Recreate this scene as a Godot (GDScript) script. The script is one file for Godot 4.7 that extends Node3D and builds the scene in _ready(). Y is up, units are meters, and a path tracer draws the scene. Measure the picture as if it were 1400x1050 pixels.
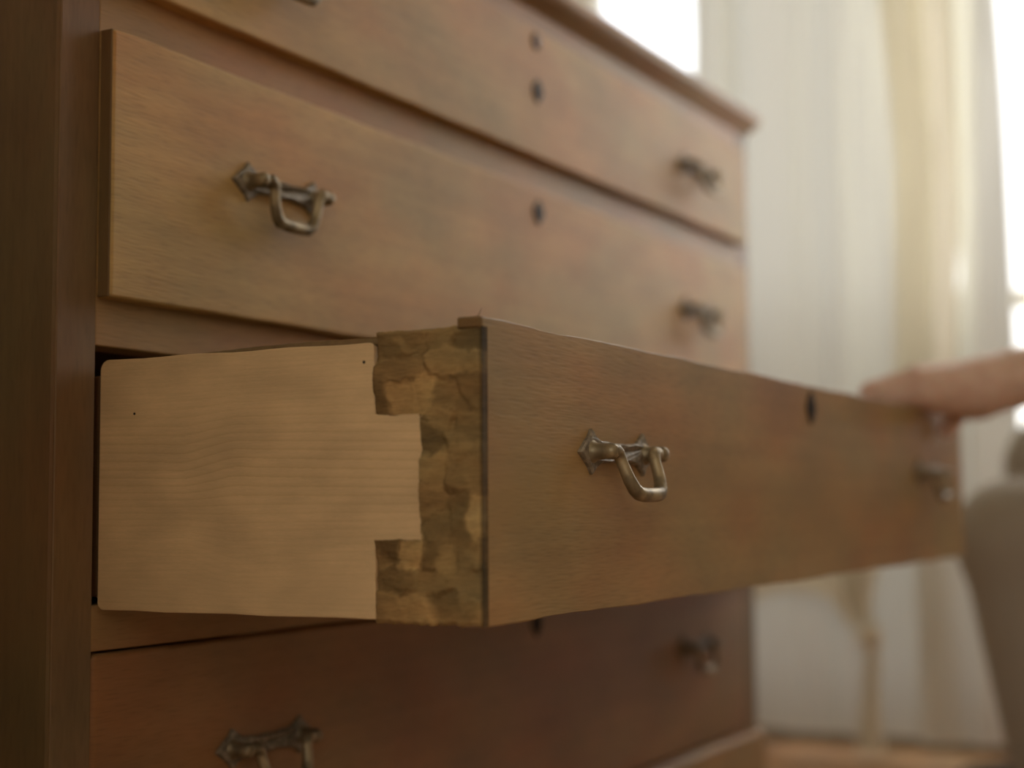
extends Node3D

const FRONT_Z := 0.2365          # front plane of the drawer that is pulled out
const FACE_Z := 0.0095           # front plane of the closed drawers
var M := {}
var used := {}

# ---------------------------------------------------------------- naming
func numbered(called: String) -> String:
	var n: int = used.get(called, 0)
	used[called] = n + 1
	return called if n == 0 else "%s_%03d" % [called, n]

func tag(o: Node, label: String, category: String, group := "", kind := "") -> void:
	if label: o.set_meta("label", label)
	if category: o.set_meta("category", category)
	if group: o.set_meta("group", group)
	if kind: o.set_meta("kind", kind)

func thing(called: String, label: String, category: String, at := Vector3.ZERO, group := "") -> Node3D:
	var o := Node3D.new()
	o.name = numbered(called)
	add_child(o)
	o.position = at
	tag(o, label, category, group)
	return o

func obj(called: String, mesh: Mesh, mat: Material, parent: Node = null, at := Vector3.ZERO) -> MeshInstance3D:
	var o := MeshInstance3D.new()
	o.mesh = mesh
	o.material_override = mat
	o.position = at
	if parent == null:
		o.name = numbered(called)
		add_child(o)
	else:
		o.name = called
		parent.add_child(o, true)
	return o

func struct(called: String, mesh: Mesh, mat: Material, label: String, category: String, at := Vector3.ZERO) -> MeshInstance3D:
	var o := obj(called, mesh, mat, null, at)
	tag(o, label, category, "", "structure")
	return o

# ---------------------------------------------------------------- mesh helpers
func begin() -> SurfaceTool:
	var st := SurfaceTool.new()
	st.begin(Mesh.PRIMITIVE_TRIANGLES)
	return st

func tri(st: SurfaceTool, a: Vector3, b: Vector3, c: Vector3, out: Vector3) -> void:
	if (c - a).cross(b - a).dot(out) < 0.0:
		var t := b
		b = c
		c = t
	st.add_vertex(a); st.add_vertex(b); st.add_vertex(c)

func quad(st: SurfaceTool, a: Vector3, b: Vector3, c: Vector3, d: Vector3, out: Vector3) -> void:
	tri(st, a, b, c, out)
	tri(st, a, c, d, out)

# a box from lo to hi with chamfered edges
func add_box(st: SurfaceTool, lo: Vector3, hi: Vector3, bev := 0.002) -> void:
	st.set_smooth_group(-1)
	var c := (lo + hi) * 0.5
	var h := (hi - lo) * 0.5
	bev = minf(bev, minf(h.x, minf(h.y, h.z)) * 0.9)
	var P := func(sx: int, sy: int, sz: int, axis: int) -> Vector3:
		var v := Vector3(h.x * sx, h.y * sy, h.z * sz)
		for k in 3:
			if k != axis:
				v[k] -= signf(v[k]) * bev
		return c + v
	for axis in 3:
		var b := (axis + 1) % 3
		var d := (axis + 2) % 3
		for s in [-1, 1]:
			var q := []
			for t in [[-1, -1], [1, -1], [1, 1], [-1, 1]]:
				var sg := [0, 0, 0]
				sg[axis] = s; sg[b] = t[0]; sg[d] = t[1]
				q.append(P.call(sg[0], sg[1], sg[2], axis))
			var out := Vector3.ZERO
			out[axis] = s
			quad(st, q[0], q[1], q[2], q[3], out)
		# the four edges along this axis
		for t in [[-1, -1], [1, -1], [1, 1], [-1, 1]]:
			var q := []
			for e in [[-1, b], [-1, d], [1, d], [1, b]]:
				var sg := [0, 0, 0]
				sg[axis] = e[0]; sg[b] = t[0]; sg[d] = t[1]
				q.append(P.call(sg[0], sg[1], sg[2], e[1]))
			var out := Vector3.ZERO
			out[b] = t[0]; out[d] = t[1]
			quad(st, q[0], q[1], q[2], q[3], out)
	for sx in [-1, 1]:
		for sy in [-1, 1]:
			for sz in [-1, 1]:
				tri(st, P.call(sx, sy, sz, 0), P.call(sx, sy, sz, 1), P.call(sx, sy, sz, 2), Vector3(sx, sy, sz))

func done(st: SurfaceTool, smooth_normals := true) -> ArrayMesh:
	if smooth_normals:
		st.generate_normals()
	return st.commit()

func box(lo: Vector3, hi: Vector3, bev := 0.002) -> ArrayMesh:
	var st := begin()
	add_box(st, lo, hi, bev)
	return done(st)

# a grid of points (rows of equal length) as one smooth sheet; closed_u joins the row ends
func add_grid(st: SurfaceTool, rows: Array, out: Callable, closed_u := false, group := 0) -> void:
	st.set_smooth_group(group)
	for i in rows.size() - 1:
		var r: PackedVector3Array = rows[i]
		var s: PackedVector3Array = rows[i + 1]
		var n := r.size()
		for j in (n if closed_u else n - 1):
			var k := (j + 1) % n
			var o: Vector3 = out.call((r[j] + s[k]) * 0.5)
			quad(st, r[j], r[k], s[k], s[j], o)

# a tube along a path with a radius at each point, ends rounded off
func add_tube(st: SurfaceTool, path: Array, radii: Array, sides := 12, flat := 1.0) -> void:
	var rows := []
	var n := path.size()
	var up := Vector3(0.13, 0.2, 1).normalized()
	var spine := []
	for i in n:
		var t: Vector3 = (path[mini(i + 1, n - 1)] - path[maxi(i - 1, 0)]).normalized()
		var a := t.cross(up)
		if a.length() < 0.1: a = t.cross(Vector3(1, 0.1, 0.2))
		a = a.normalized()
		var b := a.cross(t)
		up = b
		var rr: float = radii[i]
		if i == 0:
			rows.append(_ring(path[0] - t * rr * 0.7, a, b, rr * 0.05, sides, flat)); spine.append(path[0] - t * rr)
			rows.append(_ring(path[0] - t * rr * 0.5, a, b, rr * 0.7, sides, flat)); spine.append(path[0])
		rows.append(_ring(path[i], a, b, rr, sides, flat)); spine.append(path[i])
		if i == n - 1:
			rows.append(_ring(path[i] + t * rr * 0.5, a, b, rr * 0.7, sides, flat)); spine.append(path[i])
			rows.append(_ring(path[i] + t * rr * 0.7, a, b, rr * 0.05, sides, flat)); spine.append(path[i] + t * rr)
	st.set_smooth_group(0)
	for i in rows.size() - 1:
		var mid: Vector3 = ((spine[i] as Vector3) + (spine[i + 1] as Vector3)) * 0.5
		for j in sides:
			var k := (j + 1) % sides
			var q: Vector3 = (rows[i][j] + rows[i + 1][k]) * 0.5
			var o := q - mid
			if i == 0: o = (path[0] - path[1])
			if i == rows.size() - 2: o = (path[n - 1] - path[n - 2])
			quad(st, rows[i][j], rows[i][k], rows[i + 1][k], rows[i + 1][j], o)

func _ring(c: Vector3, a: Vector3, b: Vector3, r: float, sides: int, flat: float) -> PackedVector3Array:
	var p := PackedVector3Array()
	for j in sides:
		var an := TAU * j / sides
		p.append(c + a * cos(an) * r + b * sin(an) * r * flat)
	return p

# a solid of revolution about the y axis: profile of (radius, height)
func add_lathe(st: SurfaceTool, prof: Array, at: Vector3, axis := Basis(), sides := 20) -> void:
	st.set_smooth_group(0)
	for i in prof.size() - 1:
		var p: Vector2 = prof[i]
		var q: Vector2 = prof[i + 1]
		var e := q - p
		for j in sides:
			var a0 := TAU * j / sides
			var a1 := TAU * (j + 1) / sides
			var d := Vector3(cos((a0 + a1) / 2), 0, sin((a0 + a1) / 2))
			var o := d * -e.y * -1.0 + Vector3(0, -e.x, 0)
			quad(st, at + axis * Vector3(cos(a0) * p.x, p.y, sin(a0) * p.x), at + axis * Vector3(cos(a1) * p.x, p.y, sin(a1) * p.x), at + axis * Vector3(cos(a1) * q.x, q.y, sin(a1) * q.x), at + axis * Vector3(cos(a0) * q.x, q.y, sin(a0) * q.x), axis * o)

# a polygon (2D, counter-clockwise or not) pushed from depth d0 to d1 with a bevelled front rim.
# map turns (u, v, depth) into space; the front is at d1
func add_plate(st: SurfaceTool, poly: PackedVector2Array, d0: float, d1: float, bev: float, map: Callable) -> void:
	st.set_smooth_group(-1)
	if Geometry2D.is_polygon_clockwise(poly):
		poly.reverse()
	var n := poly.size()
	var inner := PackedVector2Array()
	for i in n:
		var e0 := (poly[i] - poly[(i + n - 1) % n]).normalized()
		var e1 := (poly[(i + 1) % n] - poly[i]).normalized()
		var m0 := Vector2(-e0.y, e0.x)
		var m1 := Vector2(-e1.y, e1.x)
		var m := (m0 + m1).normalized()
		inner.append(poly[i] + m * bev / maxf(m.dot(m0), 0.4))
	var s := signf(d1 - d0)
	var f: Vector3 = (map.call(0.0, 0.0, 1.0) - map.call(0.0, 0.0, 0.0)) * s
	var ids := Geometry2D.triangulate_polygon(inner)
	for i in range(0, ids.size(), 3):
		tri(st, map.call(inner[ids[i]].x, inner[ids[i]].y, d1), map.call(inner[ids[i + 1]].x, inner[ids[i + 1]].y, d1), map.call(inner[ids[i + 2]].x, inner[ids[i + 2]].y, d1), f)
	ids = Geometry2D.triangulate_polygon(poly)
	for i in range(0, ids.size(), 3):
		tri(st, map.call(poly[ids[i]].x, poly[ids[i]].y, d0), map.call(poly[ids[i + 1]].x, poly[ids[i + 1]].y, d0), map.call(poly[ids[i + 2]].x, poly[ids[i + 2]].y, d0), -f)
	for i in n:
		var k := (i + 1) % n
		var e := poly[k] - poly[i]
		var o: Vector3 = map.call(e.y, -e.x, 0.0) - map.call(0.0, 0.0, 0.0)
		var dm := d1 - s * bev
		quad(st, map.call(poly[i].x, poly[i].y, d0), map.call(poly[k].x, poly[k].y, d0), map.call(poly[k].x, poly[k].y, dm), map.call(poly[i].x, poly[i].y, dm), o)
		quad(st, map.call(poly[i].x, poly[i].y, dm), map.call(poly[k].x, poly[k].y, dm), map.call(inner[k].x, inner[k].y, d1), map.call(inner[i].x, inner[i].y, d1), o.normalized() + f.normalized())

# a worn board along x: rounded edges, its outline wavering a little
func board(x0: float, x1: float, y0: float, y1: float, z0: float, z1: float, r: float, amp: float, sd: int, steps := 80) -> ArrayMesh:
	var noise := FastNoiseLite.new()
	noise.seed = sd
	noise.noise_type = FastNoiseLite.TYPE_SIMPLEX
	noise.frequency = 9.0
	noise.fractal_octaves = 3
	var fine := FastNoiseLite.new()
	fine.seed = sd + 7
	fine.frequency = 45.0
	var prof := []          # [position, normal, edge weight]
	var cs := [[y1 - r, z1 - r, 0.0], [y0 + r, z1 - r, -90.0], [y0 + r, z0 + r, 180.0], [y1 - r, z0 + r, 90.0]]
	for c in cs:
		for k in 5:
			var a := deg_to_rad(90.0 + c[2] - 90.0 * k / 4.0 - (0.0 if true else 0.0))
			# angle measured from +z towards +y
			var nn := Vector2(sin(a), cos(a))       # (y, z)
			prof.append([Vector2(c[0], c[1]) + nn * r, nn, r])
	var verts := PackedVector3Array()
	var norms := PackedVector3Array()
	var idx := PackedInt32Array()
	var np := prof.size()
	var xs := [x0, x0 + r * 0.3, x0 + r]
	for i in range(1, steps):
		xs.append(lerpf(x0 + r, x1 - r, float(i) / steps))
	xs.append_array([x1 - r, x1 - r * 0.3, x1])
	var ins := {0: r, 1: r * 0.3, xs.size() - 1: r, xs.size() - 2: r * 0.3}
	for i in xs.size():
		var x: float = xs[i]
		var sh: float = ins.get(i, 0.0)
		var endn := 0.0
		if i < 2: endn = -1.0 if i == 0 else -0.5
		if i > xs.size() - 3: endn = 1.0 if i == xs.size() - 1 else 0.5
		for q in prof:
			var p: Vector2 = q[0]
			var n: Vector2 = q[1]
			var lift := noise.get_noise_2d(x, signf(p.x - (y0 + y1) / 2) * 3.0 + 10.0) * amp + fine.get_noise_2d(x, p.x * 3.0) * amp * 0.35
			var top := 1.0 if absf(n.x) > 0.2 else 0.35
			verts.append(Vector3(x, p.x - n.x * sh + signf(p.x - (y0 + y1) / 2) * lift * top, p.y - n.y * sh))
			norms.append(Vector3(endn, n.x, n.y).normalized())
	for i in xs.size() - 1:
		for j in np:
			var a := i * np + j
			var b := i * np + (j + 1) % np
			_face(verts, norms, idx, a, b, b + np)
			_face(verts, norms, idx, a, b + np, a + np)
	for e in [0, xs.size() - 1]:
		var c0 := verts.size()
		var on := Vector3(-1 if e == 0 else 1, 0, 0)
		var mid := Vector3.ZERO
		for j in np:
			verts.append(verts[e * np + j]); norms.append(on)
			mid += verts[e * np + j] / np
		verts.append(mid); norms.append(on)
		for j in np:
			_face(verts, norms, idx, c0 + j, c0 + (j + 1) % np, c0 + np)
	return arrays(verts, norms, idx)

func _face(v: PackedVector3Array, n: PackedVector3Array, idx: PackedInt32Array, a: int, b: int, c: int) -> void:
	if (v[c] - v[a]).cross(v[b] - v[a]).dot(n[a] + n[b] + n[c]) < 0.0:
		idx.append(a); idx.append(c); idx.append(b)
	else:
		idx.append(a); idx.append(b); idx.append(c)

func arrays(v: PackedVector3Array, n: PackedVector3Array, idx: PackedInt32Array, col := PackedColorArray()) -> ArrayMesh:
	var a := []
	a.resize(Mesh.ARRAY_MAX)
	a[Mesh.ARRAY_VERTEX] = v
	a[Mesh.ARRAY_NORMAL] = n
	a[Mesh.ARRAY_INDEX] = idx
	if col.size(): a[Mesh.ARRAY_COLOR] = col
	var m := ArrayMesh.new()
	m.add_surface_from_arrays(Mesh.PRIMITIVE_TRIANGLES, a)
	return m

# ---------------------------------------------------------------- bodies: smooth union of tapered capsules, meshed as surface nets
# bone: [a, b, ra, rb, blend]
func body(parts: Array) -> ArrayMesh:
	var V := PackedVector3Array()
	var N := PackedVector3Array()
	var I := PackedInt32Array()
	for part in parts:
		_nets(part[0], part[1], V, N, I)
	return arrays(V, N, I)

func _nets(bones: Array, cell: float, V: PackedVector3Array, N: PackedVector3Array, I: PackedInt32Array) -> void:
	var lo := Vector3.ONE * 1e9
	var hi := -lo
	for b in bones:
		var r: float = maxf(absf(b[2]), absf(b[3])) + 3.0 * cell
		for k in 2:
			lo = lo.min(b[k] - Vector3.ONE * r)
			hi = hi.max(b[k] + Vector3.ONE * r)
	var nx := int((hi.x - lo.x) / cell) + 2
	var ny := int((hi.y - lo.y) / cell) + 2
	var nz := int((hi.z - lo.z) / cell) + 2
	var f := PackedFloat32Array()
	f.resize(nx * ny * nz)
	f.fill(1.0)
	for b in bones:
		var a: Vector3 = b[0]
		var ab: Vector3 = b[1] - a
		var ra: float = b[2]
		var dr: float = b[3] - ra
		var kk: float = b[4]
		var carve := ra < 0.0
		var l2 := maxf(ab.length_squared(), 1e-9)
		var m := maxf(absf(ra), absf(b[3])) + kk + 2.0 * cell
		var p0: Vector3 = ((a.min(b[1]) - Vector3.ONE * m - lo) / cell).floor()
		var p1: Vector3 = ((a.max(b[1]) + Vector3.ONE * m - lo) / cell).ceil()
		for z in range(maxi(0, int(p0.z)), mini(nz, int(p1.z) + 1)):
			for y in range(maxi(0, int(p0.y)), mini(ny, int(p1.y) + 1)):
				var at := (z * ny + y) * nx
				for x in range(maxi(0, int(p0.x)), mini(nx, int(p1.x) + 1)):
					var q := lo + Vector3(x, y, z) * cell - a
					var t := clampf(q.dot(ab) / l2, 0.0, 1.0)
					var old := f[at + x]
					if carve:
						var dc := -((q - ab * t).length() - absf(ra + dr * t))
						var hc := maxf(kk - absf(old - dc), 0.0) / kk
						f[at + x] = maxf(old, dc) + hc * hc * kk * 0.25
						continue
					var d := (q - ab * t).length() - (ra + dr * t)
					var h := maxf(kk - absf(old - d), 0.0) / kk
					f[at + x] = minf(old, d) - h * h * kk * 0.25
	var ids := PackedInt32Array()
	ids.resize(f.size())
	ids.fill(-1)
	var step := [1, nx, nx * ny]
	for z in nz - 1:
		for y in ny - 1:
			var row := (z * ny + y) * nx
			for x in nx - 1:
				var o := row + x
				var c := [f[o], f[o + 1], f[o + nx], f[o + nx + 1], f[o + step[2]], f[o + step[2] + 1], f[o + step[2] + nx], f[o + step[2] + nx + 1]]
				var neg := 0
				for v in c:
					if v < 0.0: neg += 1
				if neg == 0 or neg == 8: continue
				var sum := Vector3.ZERO
				var cnt := 0
				for e in [[0, 1], [2, 3], [4, 5], [6, 7], [0, 2], [1, 3], [4, 6], [5, 7], [0, 4], [1, 5], [2, 6], [3, 7]]:
					var u: float = c[e[0]]
					var w: float = c[e[1]]
					if (u < 0.0) != (w < 0.0):
						var t := u / (u - w)
						var pa := Vector3(e[0] & 1, (e[0] >> 1) & 1, e[0] >> 2)
						var pb := Vector3(e[1] & 1, (e[1] >> 1) & 1, e[1] >> 2)
						sum += pa.lerp(pb, t)
						cnt += 1
				ids[o] = V.size()
				V.append(lo + (Vector3(x, y, z) + sum / cnt) * cell)
				N.append(Vector3(c[1] + c[3] + c[5] + c[7] - c[0] - c[2] - c[4] - c[6], c[2] + c[3] + c[6] + c[7] - c[0] - c[1] - c[4] - c[5], c[4] + c[5] + c[6] + c[7] - c[0] - c[1] - c[2] - c[3]).normalized())
	for z in range(1, nz - 1):
		for y in range(1, ny - 1):
			for x in range(1, nx - 1):
				var o := (z * ny + y) * nx + x
				for ax in 3:
					if (f[o] < 0.0) == (f[o + step[ax]] < 0.0): continue
					var s1: int = step[(ax + 1) % 3]
					var s2: int = step[(ax + 2) % 3]
					var q := [ids[o], ids[o - s1], ids[o - s1 - s2], ids[o - s2]]
					if q.min() < 0: continue
					_face(V, N, I, q[0], q[1], q[2])
					_face(V, N, I, q[0], q[2], q[3])

# ---------------------------------------------------------------- textures
func noise_bytes(sd: int, w: int, h: int, freq: float, octaves: int, W: int, H: int, kind := FastNoiseLite.TYPE_SIMPLEX_SMOOTH) -> PackedByteArray:
	var n := FastNoiseLite.new()
	n.seed = sd
	n.noise_type = kind
	n.frequency = freq
	n.fractal_octaves = octaves
	var im := n.get_seamless_image(w, h, false, false, 0.15)
	im.convert(Image.FORMAT_L8)
	if w != W or h != H:
		im.resize(W, H, Image.INTERPOLATE_CUBIC)
	return im.get_data()

# grain along x. base: sRGB colour; a warm and a cool tint mix in by patches
func wood_image(W: int, H: int, sd: int, base: Color, warm: Color, cool: Color, k_low: float, k_fib: float, k_fine: float, k_pore: float) -> Array:
	var low := noise_bytes(sd, W / 16, H / 8, 0.05, 4, W, H)
	var hue := noise_bytes(sd + 1, W / 16, H / 8, 0.035, 4, W, H)
	var fib := noise_bytes(sd + 2, maxi(16, W / 48), H, 0.045, 4, W, H)
	var fine := noise_bytes(sd + 3, W / 12, H, 0.33, 2, W, H)
	var out := PackedByteArray()
	out.resize(W * H * 3)
	var hgt := PackedByteArray()
	hgt.resize(W * H)
	for i in W * H:
		var l := low[i] / 255.0 - 0.5
		var u := hue[i] / 255.0 - 0.5
		var b := fib[i] / 255.0 - 0.5
		var e := fine[i] / 255.0 - 0.5
		var t := 1.0 + k_low * l + k_fib * b + k_fine * e
		if e < -0.17: t -= k_pore * minf(1.0, (-0.17 - e) * 8.0)
		var c := base.lerp(warm, clampf(u * 3.0, 0.0, 1.0)) if u > 0.0 else base.lerp(cool, clampf(-u * 3.0, 0.0, 1.0))
		out[i * 3] = clampi(int(c.r * t * 255.0), 0, 255)
		out[i * 3 + 1] = clampi(int(c.g * t * 255.0), 0, 255)
		out[i * 3 + 2] = clampi(int(c.b * t * 255.0), 0, 255)
		hgt[i] = clampi(int(128.0 + 255.0 * (e * 0.5 + b * 0.4)), 0, 255)
	return [Image.create_from_data(W, H, false, Image.FORMAT_RGB8, out), Image.create_from_data(W, H, false, Image.FORMAT_L8, hgt)]

func pine_image(W: int, H: int) -> Image:
	var low := noise_bytes(71, W / 16, H / 8, 0.06, 3, W, H)
	var warp := noise_bytes(72, W / 64, H / 8, 0.012, 2, W, H)
	var fib := noise_bytes(73, W / 24, H, 0.16, 3, W, H)
	var fine := noise_bytes(74, W / 8, H, 0.4, 2, W, H)
	var out := PackedByteArray()
	out.resize(W * H * 3)
	for y in H:
		for x in W:
			var i := y * W + x
			var wv := warp[i] / 255.0 - 0.5
			var yy := float(y) / H
			var g := yy * 70.0 + wv * 4.5
			var ring := fposmod(g, 1.0)
			var line := pow(ring, 4.0) * (0.03 + 0.05 * (fib[i] / 255.0)) * (0.30 + 0.80 * pow(0.5 + 0.5 * sin(yy * TAU * 2.0 + 3.74), 2.0))
			var t := 1.0 + 0.13 * (low[i] / 255.0 - 0.5) + 0.05 * (fib[i] / 255.0 - 0.5) + 0.05 * (fine[i] / 255.0 - 0.5) - line
			out[i * 3] = clampi(int(212.0 * t), 0, 255)
			out[i * 3 + 1] = clampi(int(179.0 * (t - line * 0.3)), 0, 255)
			out[i * 3 + 2] = clampi(int(133.0 * (t - line * 0.7)), 0, 255)
	return Image.create_from_data(W, H, false, Image.FORMAT_RGB8, out)

func blotch_image(S: int, sd: int, a: Color, b: Color, freq: float) -> Image:
	var n := noise_bytes(sd, S, S, freq, 5, S, S)
	var out := PackedByteArray()
	out.resize(S * S * 3)
	for i in S * S:
		var c := a.lerp(b, smoothstep(0.25, 0.75, n[i] / 255.0))
		out[i * 3] = int(c.r * 255.0); out[i * 3 + 1] = int(c.g * 255.0); out[i * 3 + 2] = int(c.b * 255.0)
	return Image.create_from_data(S, S, false, Image.FORMAT_RGB8, out)

func mat(tex: Texture2D, scale: Vector3, rough: float, off := Vector3.ZERO, tint := Color.WHITE, bump: Texture2D = null, depth := 0.02) -> StandardMaterial3D:
	var m := StandardMaterial3D.new()
	m.albedo_color = tint
	m.roughness = rough
	m.metallic_specular = 0.42
	if tex:
		m.albedo_texture = tex
		m.uv1_triplanar = true
		m.uv1_triplanar_sharpness = 8.0
		m.uv1_scale = scale
		m.uv1_offset = off
	if bump:
		m.heightmap_enabled = true
		m.heightmap_texture = bump
		m.heightmap_scale = depth
	return m

func materials() -> void:
	var wi := wood_image(2048, 1024, 11, Color(0.755, 0.612, 0.398), Color(0.765, 0.580, 0.366), Color(0.725, 0.616, 0.408), 0.15, 0.07, 0.08, 0.04)
	var wood_h := ImageTexture.create_from_image(wi[0])
	var wood_b := ImageTexture.create_from_image(wi[1])
	var vi: Image = wi[0].duplicate()
	vi.resize(1024, 512, Image.INTERPOLATE_LANCZOS)
	vi.rotate_90(CLOCKWISE)
	var wood_v := ImageTexture.create_from_image(vi)
	M.wood_h = wood_h
	M.wood_b = wood_b
	var sc := Vector3(0.93, 1.9, 0.93)
	M.front = mat(wood_h, sc, 0.50, Vector3(0.1, 0.3, 0.1), Color(0.85, 0.85, 0.86), wood_b, 0.02)
	M.front_1 = mat(wood_h, sc, 0.57, Vector3(0.43, 0.11, 0.2), Color(0.97, 0.96, 0.94), wood_b, 0.02)
	M.front_2 = mat(wood_h, sc, 0.56, Vector3(0.77, 0.57, 0.3), Color(1, 0.99, 0.97), wood_b, 0.02)
	M.front_4 = mat(wood_h, sc, 0.45, Vector3(0.25, 0.81, 0.4), Color(0.78, 0.715, 0.72), wood_b, 0.02)
	M.rail = mat(wood_h, sc, 0.52, Vector3(0.6, 0.05, 0.5), Color(0.86, 0.83, 0.84), wood_b, 0.02)
	M.stile = mat(wood_v, Vector3(1.9, 0.93, 1.9), 0.52, Vector3(0.2, 0.4, 0.7), Color(0.66, 0.65, 0.70))
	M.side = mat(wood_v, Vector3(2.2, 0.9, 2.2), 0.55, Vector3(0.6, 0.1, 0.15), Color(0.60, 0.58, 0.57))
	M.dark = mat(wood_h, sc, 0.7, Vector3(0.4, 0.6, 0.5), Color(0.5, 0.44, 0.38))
	M.edge = mat(wood_h, sc, 0.6, Vector3(0.4, 0.6, 0.5), Color(0.66, 0.56, 0.48))
	M.lip = mat(wood_h, sc, 0.6, Vector3(0.2, 0.7, 0.5), Color(0.60, 0.57, 0.52))
	var pi := ImageTexture.create_from_image(pine_image(1024, 1024))
	M.pine = mat(pi, Vector3(4.0, 4.0, 4.0), 0.55, Vector3(0.15, 0.37, 0.1))
	var ei := wood_image(512, 512, 41, Color(0.88, 0.73, 0.49), Color(0.89, 0.71, 0.47), Color(0.84, 0.72, 0.50), 0.25, 0.08, 0.10, 0.08)
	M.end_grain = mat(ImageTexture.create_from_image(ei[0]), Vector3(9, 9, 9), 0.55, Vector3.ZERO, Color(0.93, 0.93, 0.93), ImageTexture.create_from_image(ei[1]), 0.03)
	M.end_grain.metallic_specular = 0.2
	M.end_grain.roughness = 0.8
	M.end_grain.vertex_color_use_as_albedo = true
	var br := ImageTexture.create_from_image(blotch_image(256, 51, Color(0.47, 0.435, 0.355), Color(0.66, 0.615, 0.505), 0.02))
	M.brass = mat(br, Vector3(12, 12, 12), 0.45, Vector3.ZERO, Color(1, 0.97, 0.93))
	M.brass.metallic = 0.5
	var bp := ImageTexture.create_from_image(blotch_image(256, 53, Color(0.44, 0.40, 0.335), Color(0.60, 0.555, 0.475), 0.03))
	M.plate = mat(bp, Vector3(25, 25, 25), 0.5, Vector3(0.5, 0.3, 0.1))
	M.plate.metallic = 0.2
	M.iron = mat(br, Vector3(25, 25, 25), 0.6, Vector3(0.5, 0.3, 0.1), Color(0.33, 0.30, 0.26))
	M.iron.metallic = 0.4
	M.hole = mat(null, Vector3.ONE, 0.9, Vector3.ZERO, Color(0.06, 0.045, 0.035))
	M.plug = mat(null, Vector3.ONE, 0.6, Vector3.ZERO, Color(0.33, 0.23, 0.16))
	var pl := ImageTexture.create_from_image(blotch_image(256, 61, Color(0.85, 0.82, 0.76), Color(0.87, 0.84, 0.78), 0.02))
	M.wall = mat(pl, Vector3(0.7, 0.7, 0.7), 0.9)
	M.ceiling = mat(pl, Vector3(0.7, 0.7, 0.7), 0.9, Vector3(0.3, 0.1, 0.2))
	var fl := wood_image(1024, 512, 91, Color(0.74, 0.58, 0.42), Color(0.74, 0.55, 0.39), Color(0.71, 0.58, 0.44), 0.2, 0.25, 0.15, 0.1)
	M.floor_h = ImageTexture.create_from_image(fl[0])
	M.painted = mat(null, Vector3.ONE, 0.5, Vector3.ZERO, Color(0.86, 0.84, 0.80))
	M.baseboard = mat(null, Vector3.ONE, 0.55, Vector3.ZERO, Color(0.50, 0.45, 0.38))
	M.pane = StandardMaterial3D.new()
	M.pane.transparency = BaseMaterial3D.TRANSPARENCY_ALPHA
	M.pane.albedo_color = Color(1, 1, 1, 0.04)
	M.pane.roughness = 0.02
	M.sheer = StandardMaterial3D.new()
	M.sheer.albedo_color = Color(0.85, 0.85, 0.81)
	M.sheer.roughness = 0.9
	M.sheer.backlight_enabled = true
	M.sheer.backlight = Color(0.42, 0.428, 0.43)
	M.cream = StandardMaterial3D.new()
	M.cream.albedo_color = Color(0.90, 0.88, 0.815)
	M.cream.roughness = 0.9
	M.cream.backlight_enabled = true
	M.cream.backlight = Color(0.58, 0.57, 0.53)
	var sk := ImageTexture.create_from_image(blotch_image(256, 81, Color(0.80, 0.67, 0.59), Color(0.84, 0.73, 0.65), 0.03))
	M.skin = mat(sk, Vector3(8, 8, 8), 0.5)
	M.skin.subsurf_scatter_enabled = true
	M.skin.subsurf_scatter_strength = 0.25
	M.nail = mat(null, Vector3.ONE, 0.35, Vector3.ZERO, Color(0.88, 0.68, 0.60))
	M.trousers = mat(null, Vector3.ONE, 0.9, Vector3.ZERO, Color(0.60, 0.57, 0.52))
	M.shirt = mat(null, Vector3.ONE, 0.9, Vector3.ZERO, Color(0.55, 0.52, 0.47))
	M.hair = mat(null, Vector3.ONE, 0.6, Vector3.ZERO, Color(0.20, 0.14, 0.10))
	M.shoe = mat(null, Vector3.ONE, 0.5, Vector3.ZERO, Color(0.17, 0.14, 0.12))
	M.eye_white = mat(null, Vector3.ONE, 0.3, Vector3.ZERO, Color(0.85, 0.83, 0.8))

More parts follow.
